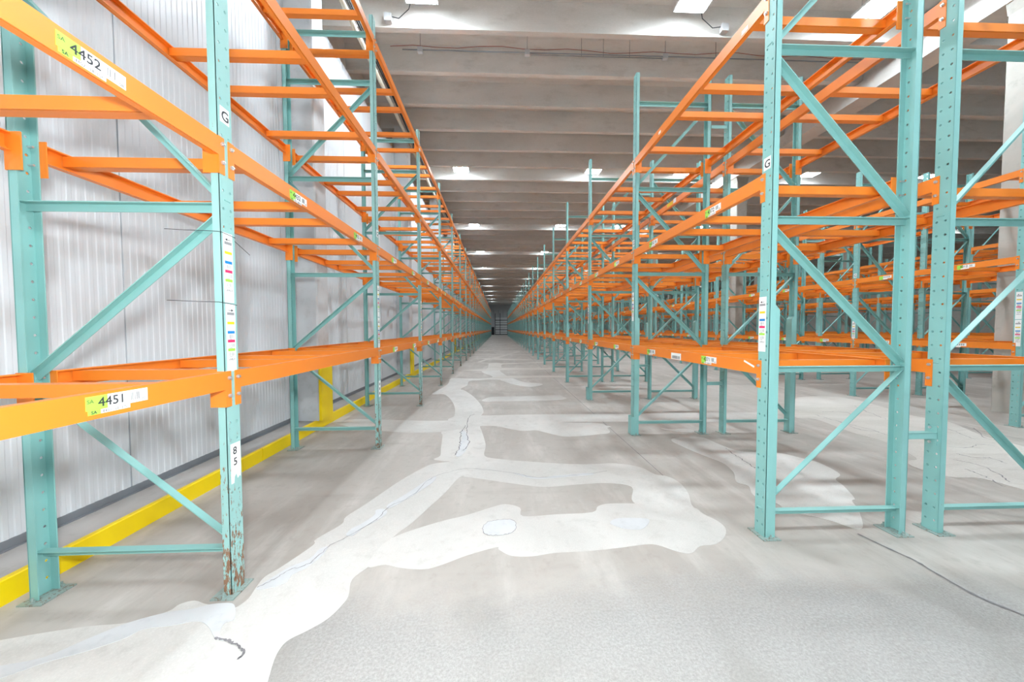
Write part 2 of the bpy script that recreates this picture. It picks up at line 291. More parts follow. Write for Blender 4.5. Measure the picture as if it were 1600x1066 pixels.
floor = struct(ob('floor', MB().box(X_OUT, X_RIGHT, Y_BACK, Y_END, -0.2, 0).mesh('floor', 'floor_concrete')))

def smooth_loop(pts, closed=True, n=5):
    out = []; L = len(pts)
    rng = range(L) if closed else range(L - 1)
    for i in rng:
        g = (lambda j: pts[j % L]) if closed else (lambda j: pts[max(0, min(L - 1, j))])
        p0, p1, p2, p3 = (Vector(g(i + d)) for d in (-1, 0, 1, 2))
        for k in range(n):
            t = k / n
            out.append(0.5 * ((2 * p1) + (p2 - p0) * t + (2 * p0 - 5 * p1 + 4 * p2 - p3) * t * t + (3 * p1 - p0 - 3 * p2 + p3) * t ** 3))
    if not closed: out.append(Vector(pts[-1]))
    return out
def flat_patch(name, loop, mat, z):
    me = bpy.data.meshes.new(name); n = len(loop)
    tris = tessellate_polygon([[Vector((p.x, p.y, 0)) for p in loop]])
    v = [(p.x, p.y, z) for p in loop] + [(p.x, p.y, 0) for p in loop]
    f = [tuple(t) for t in tris] + [(i, (i + 1) % n, n + (i + 1) % n, n + i) for i in range(n)]
    me.from_pydata(v, [], f); me.materials.append(M[mat])
    bm = bmesh.new(); bm.from_mesh(me); bmesh.ops.recalc_face_normals(bm, faces=bm.faces)
    for fc in bm.faces:
        if fc.normal.z < -0.5: fc.normal_flip()
    bm.to_mesh(me); bm.free()
    return ob(name, me, floor)
for i, (k, pts) in enumerate(PATCHES.items()):
    flat_patch('floor_patch', smooth_loop(pts, True, 4), 'floor_patch_old' if k in ('rightC', 'line1', 'line2', 'line3', 'line4', 'line5', 'line6', 'line7') else 'floor_patch', 0.0010 + 0.00008 * i)
for i, (k, pts) in enumerate(FILLS.items()):
    o = flat_patch('crack_filler', smooth_loop(pts, True, 4), 'patch_fill', 0.0030 + 0.00008 * i)
for i, (k, (pts, wd)) in enumerate(CRACKS.items()):
    rnd = random.Random(i)
    line = smooth_loop(pts, False, 7)
    line = [p + Vector((rnd.uniform(-1, 1), rnd.uniform(-1, 1))) * wd * {'c5': 0.0, 'c4': 0.3}.get(k, 1.3) for p in line]
    L, R = [], []
    for j, p in enumerate(line):
        d = (line[min(j + 1, len(line) - 1)] - line[max(j - 1, 0)]).normalized(); nn = Vector((-d.y, d.x))
        h = wd * 0.5 * rnd.uniform(0.4, 1.1)
        L.append(p + nn * h); R.append(p - nn * h)
    mb = MB(); n = len(L)
    mb.poly([(q.x, q.y, 0.0042) for q in L] + [(q.x, q.y, 0.0042) for q in R], [(j, j + 1, n + j + 1, n + j) for j in range(n - 1)])
    ob('floor_crack', mb.mesh('floor_crack', 'crack'), floor)
# saw-cut joints of the slab
for x in (1.72, 7.2, 12.9):
    ob('slab_joint', MB().box(x - 0.004, x + 0.004, 3.2, Y_END, -0.001, 0.0006).mesh('slab_joint', 'crack'), floor)
for y in (9.4, 15.5, 21.6):
    ob('slab_joint', MB().box(1.72, X_RIGHT, y - 0.004, y + 0.004, -0.001, 0.0006).mesh('slab_joint', 'crack'), floor)

# --- outer walls
struct(ob('wall_outer_left', MB().box(X_OUT - 0.25, X_OUT, Y_BACK, Y_END, 0, Z_DECK).mesh('wall_outer_left', 'concrete_roof')))
struct(ob('wall_right', MB().box(X_RIGHT, X_RIGHT + 0.25, Y_BACK, Y_END, 0, Z_DECK).mesh('wall_right', 'concrete_column')))
struct(ob('wall_back', MB().box(X_OUT, X_RIGHT, Y_BACK - 0.25, Y_BACK, 0, Z_DECK).mesh('wall_back', 'concrete_white')))
wall_end = struct(ob('wall_end', MB().box(X_OUT, X_RIGHT, Y_END, Y_END + 0.25, 0, Z_DECK).mesh('wall_end', 'end_wall')))
for x in (-2.4, -1.2, 0.0, 1.2, 2.4): ob('wall_batten', MB().box(x - 0.04, x + 0.04, Y_END - 0.05, Y_END, 4.2, 6.2).mesh('wall_batten', 'galvanised'), wall_end)
door = struct(ob('door_1', MB().box(-0.75, 2.3, Y_END - 0.09, Y_END - 0.02, 0.02, 4.4).mesh('door_1', 'lamp_housing')))
for i in range(7): ob('door_section_joint', MB().box(-0.75, 2.3, Y_END - 0.12, Y_END - 0.09, 0.6 * i + 0.05, 0.6 * i + (0.12 if i % 2 else 0.2)).mesh('door_section_joint', 'dark_steel'), door)
for x in (-0.8, 0.42, 2.3): ob('door_stile', MB().box(x - 0.06, x + 0.06, Y_END - 0.13, Y_END - 0.02, 0.02, 5.5).mesh('door_stile', 'dark_steel'), door)
struct(ob('door_2', MB().box(-1.75, -1.05, Y_END - 0.2, Y_END - 0.02, 0.02, 2.0).mesh('door_2', 'dark_steel')))

# --- left wall of insulated ribbed panels on a concrete curb
PW = 1.09; NR = 18
prof = []
for i in range(NR):
    y = 0.006 + i * (PW - 0.012) / NR; st = (PW - 0.012) / NR
    prof += [(0.0, y), (0.0, y + st * 0.42), (-0.0035, y + st * 0.5), (-0.0035, y + st * 0.88)]
prof += [(0.0, PW - 0.006), (-0.09, PW - 0.006), (-0.09, 0.006)]
panel_me = MB().prism(prof, 'z', 0.0, 6.80).mesh('panel', 'wall_panel')
wall_left = struct(ob('wall_left', MB().box(X_WALL - 0.12, X_WALL - 0.02, Y_BACK, Y_END, 0.14, 6.94).mesh('wall_left', 'galvanised')))
np_ = int((Y_END - Y_BACK) / PW)
y0p = 3.10 - 7 * PW
for i in range(np_):
    ob('panel', panel_me, wall_left, (X_WALL, y0p + i * PW, 0.15))
curb = struct(ob('trim_1', MB().box(X_WALL - 0.2, -2.785, Y_BACK, Y_END, 0, 0.14).mesh('curb', 'curb_top')))
plate = MB().prism([(0, 0.0), (0.010, 0.0), (0.010, 0.137), (0.004, 0.143), (-0.03, 0.143), (-0.03, 0.1405), (0, 0.1405)], 'y', 0.004, 2.996).mesh('curb_plate', 'yellow_paint')
for i in range(31): ob('curb_plate', plate, curb, (-2.785, Y_BACK + 0.2 + i * 3.0, 0))
struct(ob('baseboard_left', MB().prism([(X_WALL - 0.02, 0.14), (X_WALL + 0.03, 0.14), (X_WALL + 0.03, 0.146), (X_WALL + 0.006, 0.146), (X_WALL + 0.006, 0.20), (X_WALL - 0.02, 0.20)], 'y', Y_BACK, Y_END).mesh('baseboard_left', 'base_channel')))

# --- left columns and their yellow guards
col_me = MB().prism([(-3.145, 0.02), (-3.145, 0.36), (-2.765, 0.36), (-2.745, 0.34), (-2.745, 0.02), (-2.765, 0.0), (-3.145, 0.0)], 'z', 0.14, Z_STEM).mesh('wall_column', 'concrete_white')
guard_me = MB().prism([(-2.743, -0.006), (-2.715, -0.006), (-2.706, 0.003), (-2.706, 0.357), (-2.715, 0.366), (-2.743, 0.366)], 'z', 0.145, 1.22).mesh('column_guard', 'yellow_paint')
for i in range(15):
    y = 5.46 + 5.57 * i
    if y > Y_END - 2: break
    struct(ob('wall_column', col_me, None, (0, y, 0)))
    tag(ob('column_guard', guard_me, None, (0, y, 0)), 'yellow steel guard on the %s white wall column behind left rack' % nth(i + 1), 'column guard', 'yellow column guards')

# --- roof of precast double tees, girders, free-standing columns
ceiling = struct(ob('ceiling', MB().box(X_OUT - 0.25, X_RIGHT + 0.25, Y_BACK - 0.25, Y_END + 0.25, Z_DECK + 0.06, Z_DECK + 0.3).mesh('ceiling', 'concrete_roof')))
TEE = 2.44
def tee_mesh(x0, x1):
    o = []
    def stem(c): return [(c - 0.10, Z_DECK), (c - 0.066, Z_STEM + 0.004), (c - 0.062, Z_STEM), (c + 0.062, Z_STEM), (c + 0.066, Z_STEM + 0.004), (c + 0.10, Z_DECK)]
    o = [(0.006, Z_DECK + 0.06), (0.006, Z_DECK)] + stem(0.61) + stem(1.83) + [(TEE - 0.006, Z_DECK), (TEE - 0.006, Z_DECK + 0.06)]
    return MB().prism(o, 'x', x0, x1).mesh('double_tee', 'concrete_roof')
spans = ((X_OUT, 9.17), (9.45, 21.37), (21.65, X_RIGHT))
for (xa, xb) in spans:
    me = tee_mesh(xa, xb)
    y = 7.57 - 0.61 - 5 * TEE
    while y < Y_END - TEE:
        if y + TEE > Y_BACK: ob('double_tee', me, ceiling, (0, y, 0))
        y += TEE
def girder(xc, n):
    o = [(xc - 0.27, 7.30), (xc + 0.27, 7.30), (xc + 0.27, 7.67), (xc + 0.13, 7.67), (xc + 0.13, Z_DECK), (xc - 0.13, Z_DECK), (xc - 0.13, 7.67), (xc - 0.27, 7.67)]
    struct(ob('girder', MB().prism(o, 'y', Y_BACK, Y_END).mesh('girder', 'concrete_roof')))
    c = 0.2
    base = MB().prism([(-c, -c + .02), (-c + .02, -c), (c - .02, -c), (c, -c + .02), (c, c - .02), (c - .02, c), (-c + .02, c), (-c, c - .02)], 'z', 0.0, 7.10)
    base.prism([(-c, 7.10), (c, 7.10), (0.24, 7.30), (-0.24, 7.30)], 'y', -c, c)
    me = base.mesh('column', 'concrete_column')
    for i in range(11):
        struct(ob('column', me, None, (xc, 5.95 + 7.52 * i, 0)))
girder(9.325, 0); girder(21.51, 1)

# --- ceiling lights
def lamp_meshes():
    h = MB().prism([(-0.31, 0.0), (0.31, 0.0), (0.31, 0.05), (0.22, 0.10), (-0.22, 0.10), (-0.31, 0.05)], 'y', -0.31, 0.31).mesh('housing', 'lamp_housing')
    l = MB().prism([(-0.28, 0.0), (-0.265, -0.02), (0.265, -0.02), (0.28, 0.0)], 'y', -0.28, 0.28)
    l = [l.mesh('lens', n) for n in ('lamp_lens', 'lamp_lens_dim', 'lamp_lens_weak')]
    return h, l, MB().tube([(0, 0, 0.10), (0, 0, 0.455)], 0.004, 5).mesh('hanger_wire', 'galvanised')
LH, LL, LW = lamp_meshes()
lines = ((-1.45, 'left rack row'), (3.82, 'near right rack row'), (7.5, 'middle aisle'), (12.8, 'aisle past the columns'), (17.9, 'sixth right rack row'), (24.4, 'eighth right rack row'), (29.8, 'far right wall'))
for x, where in lines:
    for i in range(-1, 11):
        y = 6.80 + 7.32 * i
        if x < 5: nm = {-1: 'behind the photographer', 0: 'nearest in view'}.get(i, nth(i + 1) + ' from the camera')
        else: nm = nth(i + 2) + ' from the near end'
        t = empty('ceiling_light', (x, y, 7.845))
        tag(t, 'white ceiling light above the %s, %s' % (where, nm), 'ceiling light', 'ceiling lights')
        ob('housing', LH, t); ob('lens', LL[(0 if y < 18 else 1 if y < 38 else 2) if x < 10 else (1 if x < 15 else 2)], t); [ob('hanger_wire', LW, t, (u, v, 0)) for u in (-0.2, 0.2) for v in (-0.2, 0.2)]

# ================================================================== RACKS
BAY, PD, FL, TH = 2.514, 0.100, 0.046, 0.006          # bay pitch, post depth, post flange, steel thickness
PITCH_H, HOLE = 0.1016, 0.0085
def post_mb(h, holes=True):
    """C-channel post: perforated web at x = 0, flanges towards +x"""
    mb = MB(); y2 = PD / 2
    for ya, yb in ((-y2, -y2 + TH), (y2 - TH, y2)):
        mb.box(TH, FL, ya, yb, 0, h)
    if not holes:
        return mb.box(0, TH, -y2, y2, 0, h)
    rows = int((h - 0.02) / PITCH_H); zb = 0.04
    a8 = [(math.cos(math.pi / 4 * i), math.sin(math.pi / 4 * i)) for i in range(8)]
    for r in range(rows):
        za, zt = (0 if r == 0 else zb + (r - 0.5) * PITCH_H + PITCH_H / 2), (h if r == rows - 1 else zb + (r + 1) * PITCH_H)
        zc = zb + (r + 0.5) * PITCH_H
        for c in (-1, 1):
            ya, yb = (-y2, 0) if c < 0 else (0, y2); yc = c * 0.026
            outer = [(yb, zc), (yb, zt), (yc, zt), (ya, zt), (ya, zc), (ya, za), (yc, za), (yb, za)]
            ring = [(yc + HOLE * p, zc + HOLE * q) for p, q in a8]
            pts = [(x, y, z) for x in (0.0, TH) for L in (outer, ring) for y, z in L]
            fs = []
            for i in range(8):
                j = (i + 1) % 8
                fs += [(i, j, 8 + j, 8 + i), (16 + i, 24 + i, 24 + j, 16 + j), (8 + i, 8 + j, 24 + j, 24 + i)]
            mb.poly(pts, fs)
    mb.box(0, TH, -y2, y2, h, h + 0.001)
    return mb

ROWS = {}
def row(key, front, rear, y0, k0, k1, levels, h, desc):
    sx = 1 if rear > front else -1
    ROWS[key] = dict(key=key, front=front, rear=rear, y0=y0, k0=k0, k1=k1, levels=levels, h=h, sx=sx, D=abs(rear - front), desc=desc)
LV_L = (1.302, 2.612, 3.834, 5.203); LV_R = (1.300, 2.663, 3.941)
row('L', -1.545, -2.659, 2.046, -1, 29, LV_L, 5.44, 'left rack row')
row('A', 1.942, 3.020, 2.456, 0, 29, LV_R, 5.117, 'near right rack row')
row('B', 4.347, 3.271, 2.456, 0, 29, LV_R, 5.117, 'second right rack row')
row('C', 8.008, 9.075, 5.079, 0, 28, (1.300, 2.640, 3.960), 5.00, 'third right rack row')
row('D', 10.650, 9.575, 5.079, 0, 28, (1.300, 2.640, 3.960), 5.00, 'fourth right rack row')
row('E', 14.20, 15.28, 5.079, 1, 28, LV_R, 5.117, 'fifth right rack row')
row('F', 16.60, 15.53, 5.079, 1, 28, LV_R, 5.117, 'sixth right rack row')
row('G', 20.20, 21.27, 5.079, 2, 28, LV_R, 5.117, 'seventh right rack row')
row('H', 22.80, 21.75, 5.079, 2, 28, LV_R, 5.117, 'eighth right rack row')

HZ_L = (0.250, 2.235, 3.440, 4.636, 5.230)
DG_L = ((0, .275, 1, 1.20), (1, 1.27, 0, 2.21), (0, 2.26, 1, 3.415), (1, 3.465, 0, 4.61))
HZ_R = (0.170, 1.239, 2.323, 3.525, 4.718)
DG_R = ((0, .195, 1, 1.215), (1, 1.265, 0, 2.30), (1, 2.35, 0, 3.50), (0, 3.55, 1, 4.695))

def frame_meshes(r):
    D, h, sx = r['D'], r['h'], r['sx']; left = r['key'] == 'L'
    hz, dg = (HZ_L, DG_L) if left else (HZ_R, DG_R)
    pm = 'teal_worn' if left else 'teal_post'
    front = post_mb(h); rear = MB().add(post_mb(h), (D, 0, 0), -1)
    out = {'post': [front.mesh('post', pm, sx, fix=False), rear.mesh('post', 'teal_post', sx, fix=False)]}
    out['hz'] = [MB().angle_bar((TH + .001, z), (D - TH - .001, z)).mesh('horizontal_brace', 'teal', sx) for z in hz]
    def end(e, o): return TH + .004 if e == 0 else D - TH - .004
    out['dg'] = [MB().angle_bar((end(a, 0), za), (end(b, 0), zb), 0.042, 0.005, 0.018).mesh('diagonal_brace', 'teal', sx) for a, za, b, zb in dg]
    def plate(xa, xb):
        p = MB().box(xa, xb, -0.085, 0.085, 0, 0.008)
        for y in (-0.067, 0.067):
            xm = (xa + xb) / 2
            p.tube([(xm, y, 0.008), (xm, y, 0.020)], 0.012, 6); p.tube([(xm, y, 0.020), (xm, y, 0.036)], 0.006, 6)
        return p
    out['bp'] = [plate(-0.03, 0.10).mesh('base_plate', 'teal_plate', sx), plate(D - 0.10, D + 0.03).mesh('base_plate', 'teal_plate', sx)]
    # a single light mesh for distant frames
    far = MB().add(post_mb(h, False)).add(post_mb(h, False), (D, 0, 0), -1)
    for z in hz: far.angle_bar((TH, z), (D - TH, z))
    for a, za, b, zb in dg: far.angle_bar((end(a, 0), za), (end(b, 0), zb), 0.042, 0.005, 0.018)
    far.box(-0.03, 0.10, -0.095, 0.095, 0, 0.008).box(D - 0.10, D + 0.03, -0.095, 0.095, 0, 0.008)
    out['far'] = far.mesh('upright_frame', 'teal_post', sx)
    # reinforcement of the front post (nested channel up to 1.7 m, bevelled top)
    re = MB().prism([(FL, 0.0), (FL + 0.032, 0.0), (FL + 0.032, 1.675), (FL, 1.71)], 'y', -0.05, 0.05)
    re.v = [(v[0], v[1], v[2]) for v in re.v]
    out['re'] = re.mesh('post_reinforcement', 'teal_post', sx)
    return out

FRAMES = {}
NEAR_FRAMES = {'L': 9, 'A': 9, 'B': 9, 'C': 6, 'D': 6, 'E': 0, 'F': 0, 'G': 0, 'H': 0}
for r in ROWS.values():
    fm = frame_meshes(r)
    for k in range(r['k0'], r['k1'] + 1):
        loc = (r['front'], r['y0'] + k * BAY + PD / 2, 0)
        grp = 'upright frames of the ' + r['desc']
        if r['key'] == 'L': lab = 'teal upright rack frame beside the white wall, ' + ('just beside the camera' if k < 0 else '%s in view of the left rack row' % nth(k + 1))
        else: lab = 'teal upright rack frame, %s from the near end of the %s' % (nth(k - r['k0'] + 1), r['desc'])
        if k - max(0, r['k0']) < NEAR_FRAMES[r['key']]:
            t = empty('upright_frame', loc)
            for me in fm['post']: ob('post', me, t)
            for me in fm['hz']: ob('horizontal_brace', me, t)
            for me in fm['dg']: ob('diagonal_brace', me, t)
            for me in fm['bp']: ob('base_plate', me, t)
            if r['key'] in 'AB': ob('post_reinforcement', fm['re'], t)
        else:
            t = ob('upright_frame', fm['far'], None, loc)
        tag(t, lab, 'rack frame', grp); FRAMES[(r['key'], k)] = t

# --- load beams
BH, BF = 0.100, 0.042
BL = BAY - PD - 2 * TH - 0.002
def channel_mb():
    o = [(0, 0), (BF, 0), (BF, -0.007), (TH, -0.009), (TH, -BH + 0.024), (0.014, -BH + 0.024), (0.014, -BH + 0.007), (BF, -BH + 0.007), (BF, -BH), (0.0105, -BH), (0.0105, -BH + 0.018), (0.006, -BH + 0.018), (0.006, -BH), (0, -BH)]
    return MB().prism([(x, z) for x, z in o], 'y', 0, BL)
def conn_mb(e):
    """angle connector; e = -1 at the near end of the beam, +1 at the far end"""
    y = -TH if e < 0 else BL; mb = MB()
    mb.box(TH, 0.088, y, y + TH, -0.20, 0.004)
    ya, yb = (y - 0.036, y + TH) if e < 0 else (y, y + TH + 0.036)
    mb.box(0.0, TH - 0.0006, ya, yb, -0.20, 0.004)
    return mb
def bolt_mb(e):
    mb = MB(); yc = (-TH - 0.018) if e < 0 else (BL + TH + 0.018)
    def ring(x, r): return [(x, yc + r * math.cos(math.pi * j / 3), r * math.sin(math.pi * j / 3)) for j in range(6)]
    prof = ((-0.017, 0.0065), (-0.010, 0.0065), (-0.010, 0.0115), (0.0, 0.0115), (0.0, 0.0065), (0.042, 0.0065))
    pts = [q for x, r in prof for q in ring(x, r)]; n = len(prof)
    return mb.poly(pts, [(i * 6 + j, i * 6 + (j + 1) % 6, i * 6 + 6 + (j + 1) % 6, i * 6 + 6 + j) for i in range(n - 1) for j in range(6)] + [tuple(range(6)), tuple(range(n * 6 - 6, n * 6))])
CH, CN, BT = {}, {}, {}
for sx in (1, -1):
    CH[sx] = channel_mb().mesh('beam_channel', 'orange', sx)
    for e in (-1, 1):
        CN[sx, e] = conn_mb(e).mesh('connector', 'orange', sx); BT[sx, e] = bolt_mb(e).mesh('bolt', 'steel_bolt', sx)
beam_all = MB().add(channel_mb()).add(conn_mb(-1)).add(conn_mb(1))
# pallet support bars between front and rear beams
def bar_mb(D):
    o = [(0, 0), (0.066, 0), (0.066, -0.005), (0.005, -0.005), (0.005, -0.030), (0.013, -0.030), (0.013, -0.056), (0.066, -0.056), (0.066, -0.062), (0.010, -0.062), (0.010, -0.036), (0.0055, -0.036), (0.0055, -0.062), (0, -0.062)]
    return MB().prism([(y, z) for y, z in o], 'x', 0.010, D - 0.010)
BAR = {k: bar_mb(r['D']).mesh('pallet_support_bar', 'orange', r['sx']) for k, r in ROWS.items()}
BAR_Y = (0.19, 0.93, 1.37, 2.12)
NEAR_BEAMS = {'L': 13, 'A': 14, 'B': 9, 'C': 8, 'D': 0, 'E': 0, 'F': 0, 'G': 0, 'H': 0}
NEAR_BARS = {'L': 8, 'A': 7, 'B': 5, 'C': 2, 'D': 0, 'E': 0, 'F': 0, 'G': 0, 'H': 0}
BEAMS = {}; far_beams = MB(); far_bars = MB(); LVN = ('lowest', 'second', 'third', 'top'); nb = nbar = 0
for r in ROWS.values():
    fb = bar_mb(r['D'])
    for k in range(r['k0'], r['k1']):
        ys = r['y0'] + k * BAY + PD + TH + 0.001
        bayname = '%s bay of the %s' % (nth(k - r['k0'] + 1), r['desc'])
        for li, z in enumerate(r['levels']):
            for side in ('front', 'rear'):
                s = r['sx'] if side == 'front' else -r['sx']
                x = (r['front'] - r['sx'] * TH) if side == 'front' else (r['rear'] + r['sx'] * TH)
                if k - max(0, r['k0']) < NEAR_BEAMS[r['key']]:
                    b = empty('load_beam', (x, ys, z)); ob('beam_channel', CH[s], b); nb += 1
                    side_n = {'front': 'aisle-side', 'rear': 'wall-side' if r['key'] == 'L' else 'rear'}[side]
                    tag(b, 'orange %s beam, %s level, %s' % (side_n, LVN[li], bayname), 'rack beam', 'orange load beams')
                    for e in (-1, 1):
                        c = ob('connector', CN[s, e], b)
                        if k - max(0, r['k0']) < 3: [ob('bolt', BT[s, e], c, (0, 0, zz)) for zz in (-0.035, -0.1366)]
                    BEAMS[(r['key'], k, li, side)] = b
                else:
                    far_beams.add(beam_all, (x, ys, z), s)
            for bi, by in enumerate(BAR_Y):
                yb = r['y0'] + k * BAY + PD / 2 + by
                loc = (r['front'], yb, z - 0.012)
                if k - max(0, r['k0']) < NEAR_BARS[r['key']]:
                    b = ob('pallet_support_bar', BAR[r['key']], None, loc); nbar += 1
                    tag(b, 'orange support bar, %s in %s level of %s' % (nth(bi + 1), LVN[li], bayname), 'support bar', 'orange pallet support bars')
                else:
                    far_bars.add(fb, loc, r['sx'])
o = ob('load_beam_mass', far_beams.mesh('load_beam_mass', 'orange', fix=False)); tag(o, 'orange load beams of the racks receding into the distance', 'rack beam'); o['kind'] = 'stuff'
o = ob('support_bar_mass', far_bars.mesh('support_bar_mass', 'orange', fix=False)); tag(o, 'orange support bars of the racks receding into the distance', 'support bar'); o['kind'] = 'stuff'
print('beams', nb, 'bars', nbar, 'frames', len(FRAMES))

# --- row spacers between back-to-back rows
def spacer(dx):
    mb = MB().box(0, dx, -0.03, -0.025, -0.022, 0.022).box(0, dx, -0.03, 0.03, 0.017, 0.022)
    for x0, s_ in ((0, 1), (dx, -1)):
        mb.box(*(sorted((x0, x0 + s_ * 0.005))), -0.03, 0.03, -0.07, 0.07)
        for z in (-0.055, 0.055): mb.tube([(x0, 0.01, z), (x0 + s_ * 0.016, 0.01, z)], 0.009, 6, 1)
    return mb
def spacers(a, b, n, zs):
    ra, rb = ROWS[a], ROWS[b]; xa, xb = ra['rear'], rb['rear']
    me = spacer(xb - xa - 0.004).mesh('row_spacer', ['teal', 'steel_bolt'])
    for k in range(n):
        for z in zs:
            t = ob('row_spacer', me, None, (xa + 0.002, ra['y0'] + (ra['k0'] + k) * BAY + PD / 2, z))
            tag(t, 'short teal %s spacer joining the back-to-back %s and %s right frames' % ('low' if z < 2 else 'high', nth(k + 1), {'A': 'near', 'C': 'third row'}[a]), 'row spacer', 'row spacers')
spacers('A', 'B', 24, (0.735, 4.405)); spacers('C', 'D', 8, (0.735, 4.1))

# ================================================================== LABELS AND WRITING
_tc = {}
def text_geo(body, size):
    key = (body, size)
    if key in _tc: return _tc[key]
    cu = bpy.data.curves.new('t', 'FONT'); cu.body = body; cu.size = size; cu.resolution_u = 3; cu.align_x = 'LEFT'
    o = bpy.data.objects.new('t', cu); C.objects.link(o)
    dg = bpy.context.evaluated_depsgraph_get()
    me = bpy.data.meshes.new_from_object(o.evaluated_get(dg))
    v = [(p.co.x, p.co.y) for p in me.vertices]; f = [tuple(p.vertices) for p in me.polygons]
    bpy.data.objects.remove(o); bpy.data.curves.remove(cu); bpy.data.meshes.remove(me)
    _tc[key] = (v, f); return _tc[key]
def put_text(mb, body, u, v, size, z=0.0016, k=0, bold=0.0, rot=False, sq=1.0):
    V, F = text_geo(body, size)
    offs = [(0, 0)] if not bold else [(0, 0), (bold, 0), (0, bold), (bold, bold)]
    for i, (du, dv) in enumerate(offs):
        mb.poly([((u + du + p[0] * sq), v + dv + p[1], z + i * 1e-5) for p in V], F, k)
def quad(mb, u0, u1, v0, v1, z, k=0): mb.poly([(u0, v0, z), (u1, v0, z), (u1, v1, z), (u0, v1, z)], [(0, 1, 2, 3)], k)
def barcode(mb, u0, u1, v0, v1, seed, z=0.0016, k=0):
    rn = random.Random(seed); u = u0
    while u < u1:
        wd = rn.choice((0.0008, 0.0008, 0.0016, 0.0024)); quad(mb, u, min(u + wd, u1), v0, v1, z, k); u += wd + rn.choice((0.0010, 0.0016, 0.003))
def face_matrix(side, x, y, z):
    """plane of a label: 'L' looks towards +x (reading direction +y), 'R' looks towards -x (reading direction -y)"""
    s = 1 if side == 'L' else -1
    return Matrix(((0, 0, s, x), (s, 0, 0, y), (0, 1, 0, z), (0, 0, 0, 1)))
def attach(o, parent, side, x, y, z, tilt=0.0):
    o.parent = parent
    pm = Matrix.Translation(parent.location)
    o.matrix_local = pm.inverted() @ face_matrix(side, x, y, z) @ Matrix.Rotation(tilt, 4, 'Z')
def sticker(number, lot, detail, seed):
    """location sticker: large upper strip with a green end, small strip below"""
    mb = MB(); W, H2 = 0.232, 0.054
    mb.box(0.075, W, 0, H2, 0, 0.001, 0); mb.box(0, 0.0745, 0, H2, 0, 0.001, 1)
    mb.box(0.05, 0.158, -0.017, -0.0005, 0, 0.001, 0); mb.box(0.006, 0.0495, -0.017, -0.0005, 0, 0.001, 1)
    plate_ = mb.mesh('location_sticker', ['white_label', 'green_label'])
    tx = MB()
    if detail:
        put_text(tx, 'SA', 0.004, 0.028, 0.020); put_text(tx, number, 0.040, 0.010, 0.050, bold=0.0012)
        barcode(tx, 0.162, 0.198, 0.012, 0.044, seed); put_text(tx, lot, 0.205, 0.004, 0.017)
        put_text(tx, 'SA', 0.016, -0.0145, 0.017, bold=0.0006); put_text(tx, number, 0.054, -0.0145, 0.017)
        barcode(tx, 0.100, 0.128, -0.015, -0.003, seed + 1); put_text(tx, lot, 0.132, -0.0145, 0.016)
    else:
        put_text(tx, number, 0.040, 0.010, 0.050, bold=0.0012); barcode(tx, 0.165, 0.20, 0.012, 0.044, seed)
    return plate_, tx.mesh('lettering', 'ink', fix=False)
def beam_sticker(key, k, li, number, lot, y, z, tilt=0.0, detail=True, side='front'):
    b = BEAMS.get((key, k, li, side))
    if b is None: return
    fs = 'L' if ROWS[key]['sx'] * (1 if side == 'front' else -1) < 0 else 'R'
    me, tx = sticker(number, lot, detail, hash(number) % 1000 if False else int(number))
    o = ob('location_sticker', me); x = b.location.x + (0.0004 if fs == 'L' else -0.0004)
    attach(o, b, fs, x, y, z, tilt); o['label'] = 'white and green sticker reading %s' % number
    ob('lettering', tx, o)
    b['label'] = 'orange beam with sticker %s in the %s bay, %s level, %s' % (number, nth(k - ROWS[key]['k0'] + 1), LVN[li], ROWS[key]['desc'])
beam_sticker('L', -1, 1, '4452', '58', 1.322, 2.538, -0.02)
beam_sticker('L', -1, 0, '4451', '70', 1.362, 1.237, 0.0)
beam_sticker('L', 0, 1, '4432', '58', 2.70, 2.528, 0.0)
def extra_sticker(key, k, li, number, y, z, detail=True):
    b = BEAMS.get((key, k, li, 'front'))
    if b is None: return
    fs = 'L' if ROWS[key]['sx'] < 0 else 'R'
    me, tx = sticker(number, '58', detail, int(number)); o = ob('location_sticker', me)
    attach(o, b, fs, b.location.x + (0.0004 if fs == 'L' else -0.0004), y, z); ob('lettering', tx, o)
    o['label'] = 'white and green sticker reading %s' % number
extra_sticker('L', 0, 1, '4422', 3.86, 2.53)
beam_sticker('A', 0, 1, '4372', '58', 3.257, 2.582, 0.0)
extra_sticker('A', 0, 1, '4352', 4.474, 2.585)
beam_sticker('A', 0, 0, '4371', '70', 3.283, 1.228, 0.0)
extra_sticker('A', 0, 0, '4351', 4.508, 1.222)
beam_sticker('C', 0, 1, '4212', '58', 5.88, 2.565, 0.0, False)
# unreadably small stickers on the bays further on: green end, white body
small = MB().box(0.075, 0.232, 0, 0.054, 0, 0.001, 0).box(0, 0.0745, -0.017, 0.054, 0, 0.001, 1).box(0.0745, 0.158, -0.017, 0, 0, 0.001, 0)
for i in range(5): small.box(0.085 + i * 0.026, 0.100 + i * 0.026, 0.012, 0.044, 0.001, 0.0014, 2)
small_me = small.mesh('location_sticker', ['white_label', 'green_label', 'grey_label'])
for (key, k, li, side), b in list(BEAMS.items()):
    if side != 'front' or li > 1 or key in 'B' or k > 9: continue
    if (key, k) in (('L', -1), ('L', 0), ('A', 0)): continue
    fs = 'L' if ROWS[key]['sx'] < 0 else 'R'
    for dy in (0.53, 1.72):
        if key == 'C' and k == 0 and li == 1 and dy < 1: continue
        o = ob('location_sticker', small_me)
        attach(o, b, fs, b.location.x + (0.0004 if fs == 'L' else -0.0004), b.location.y + dy + (0 if fs == 'L' else 0.23), b.location.z - 0.078)
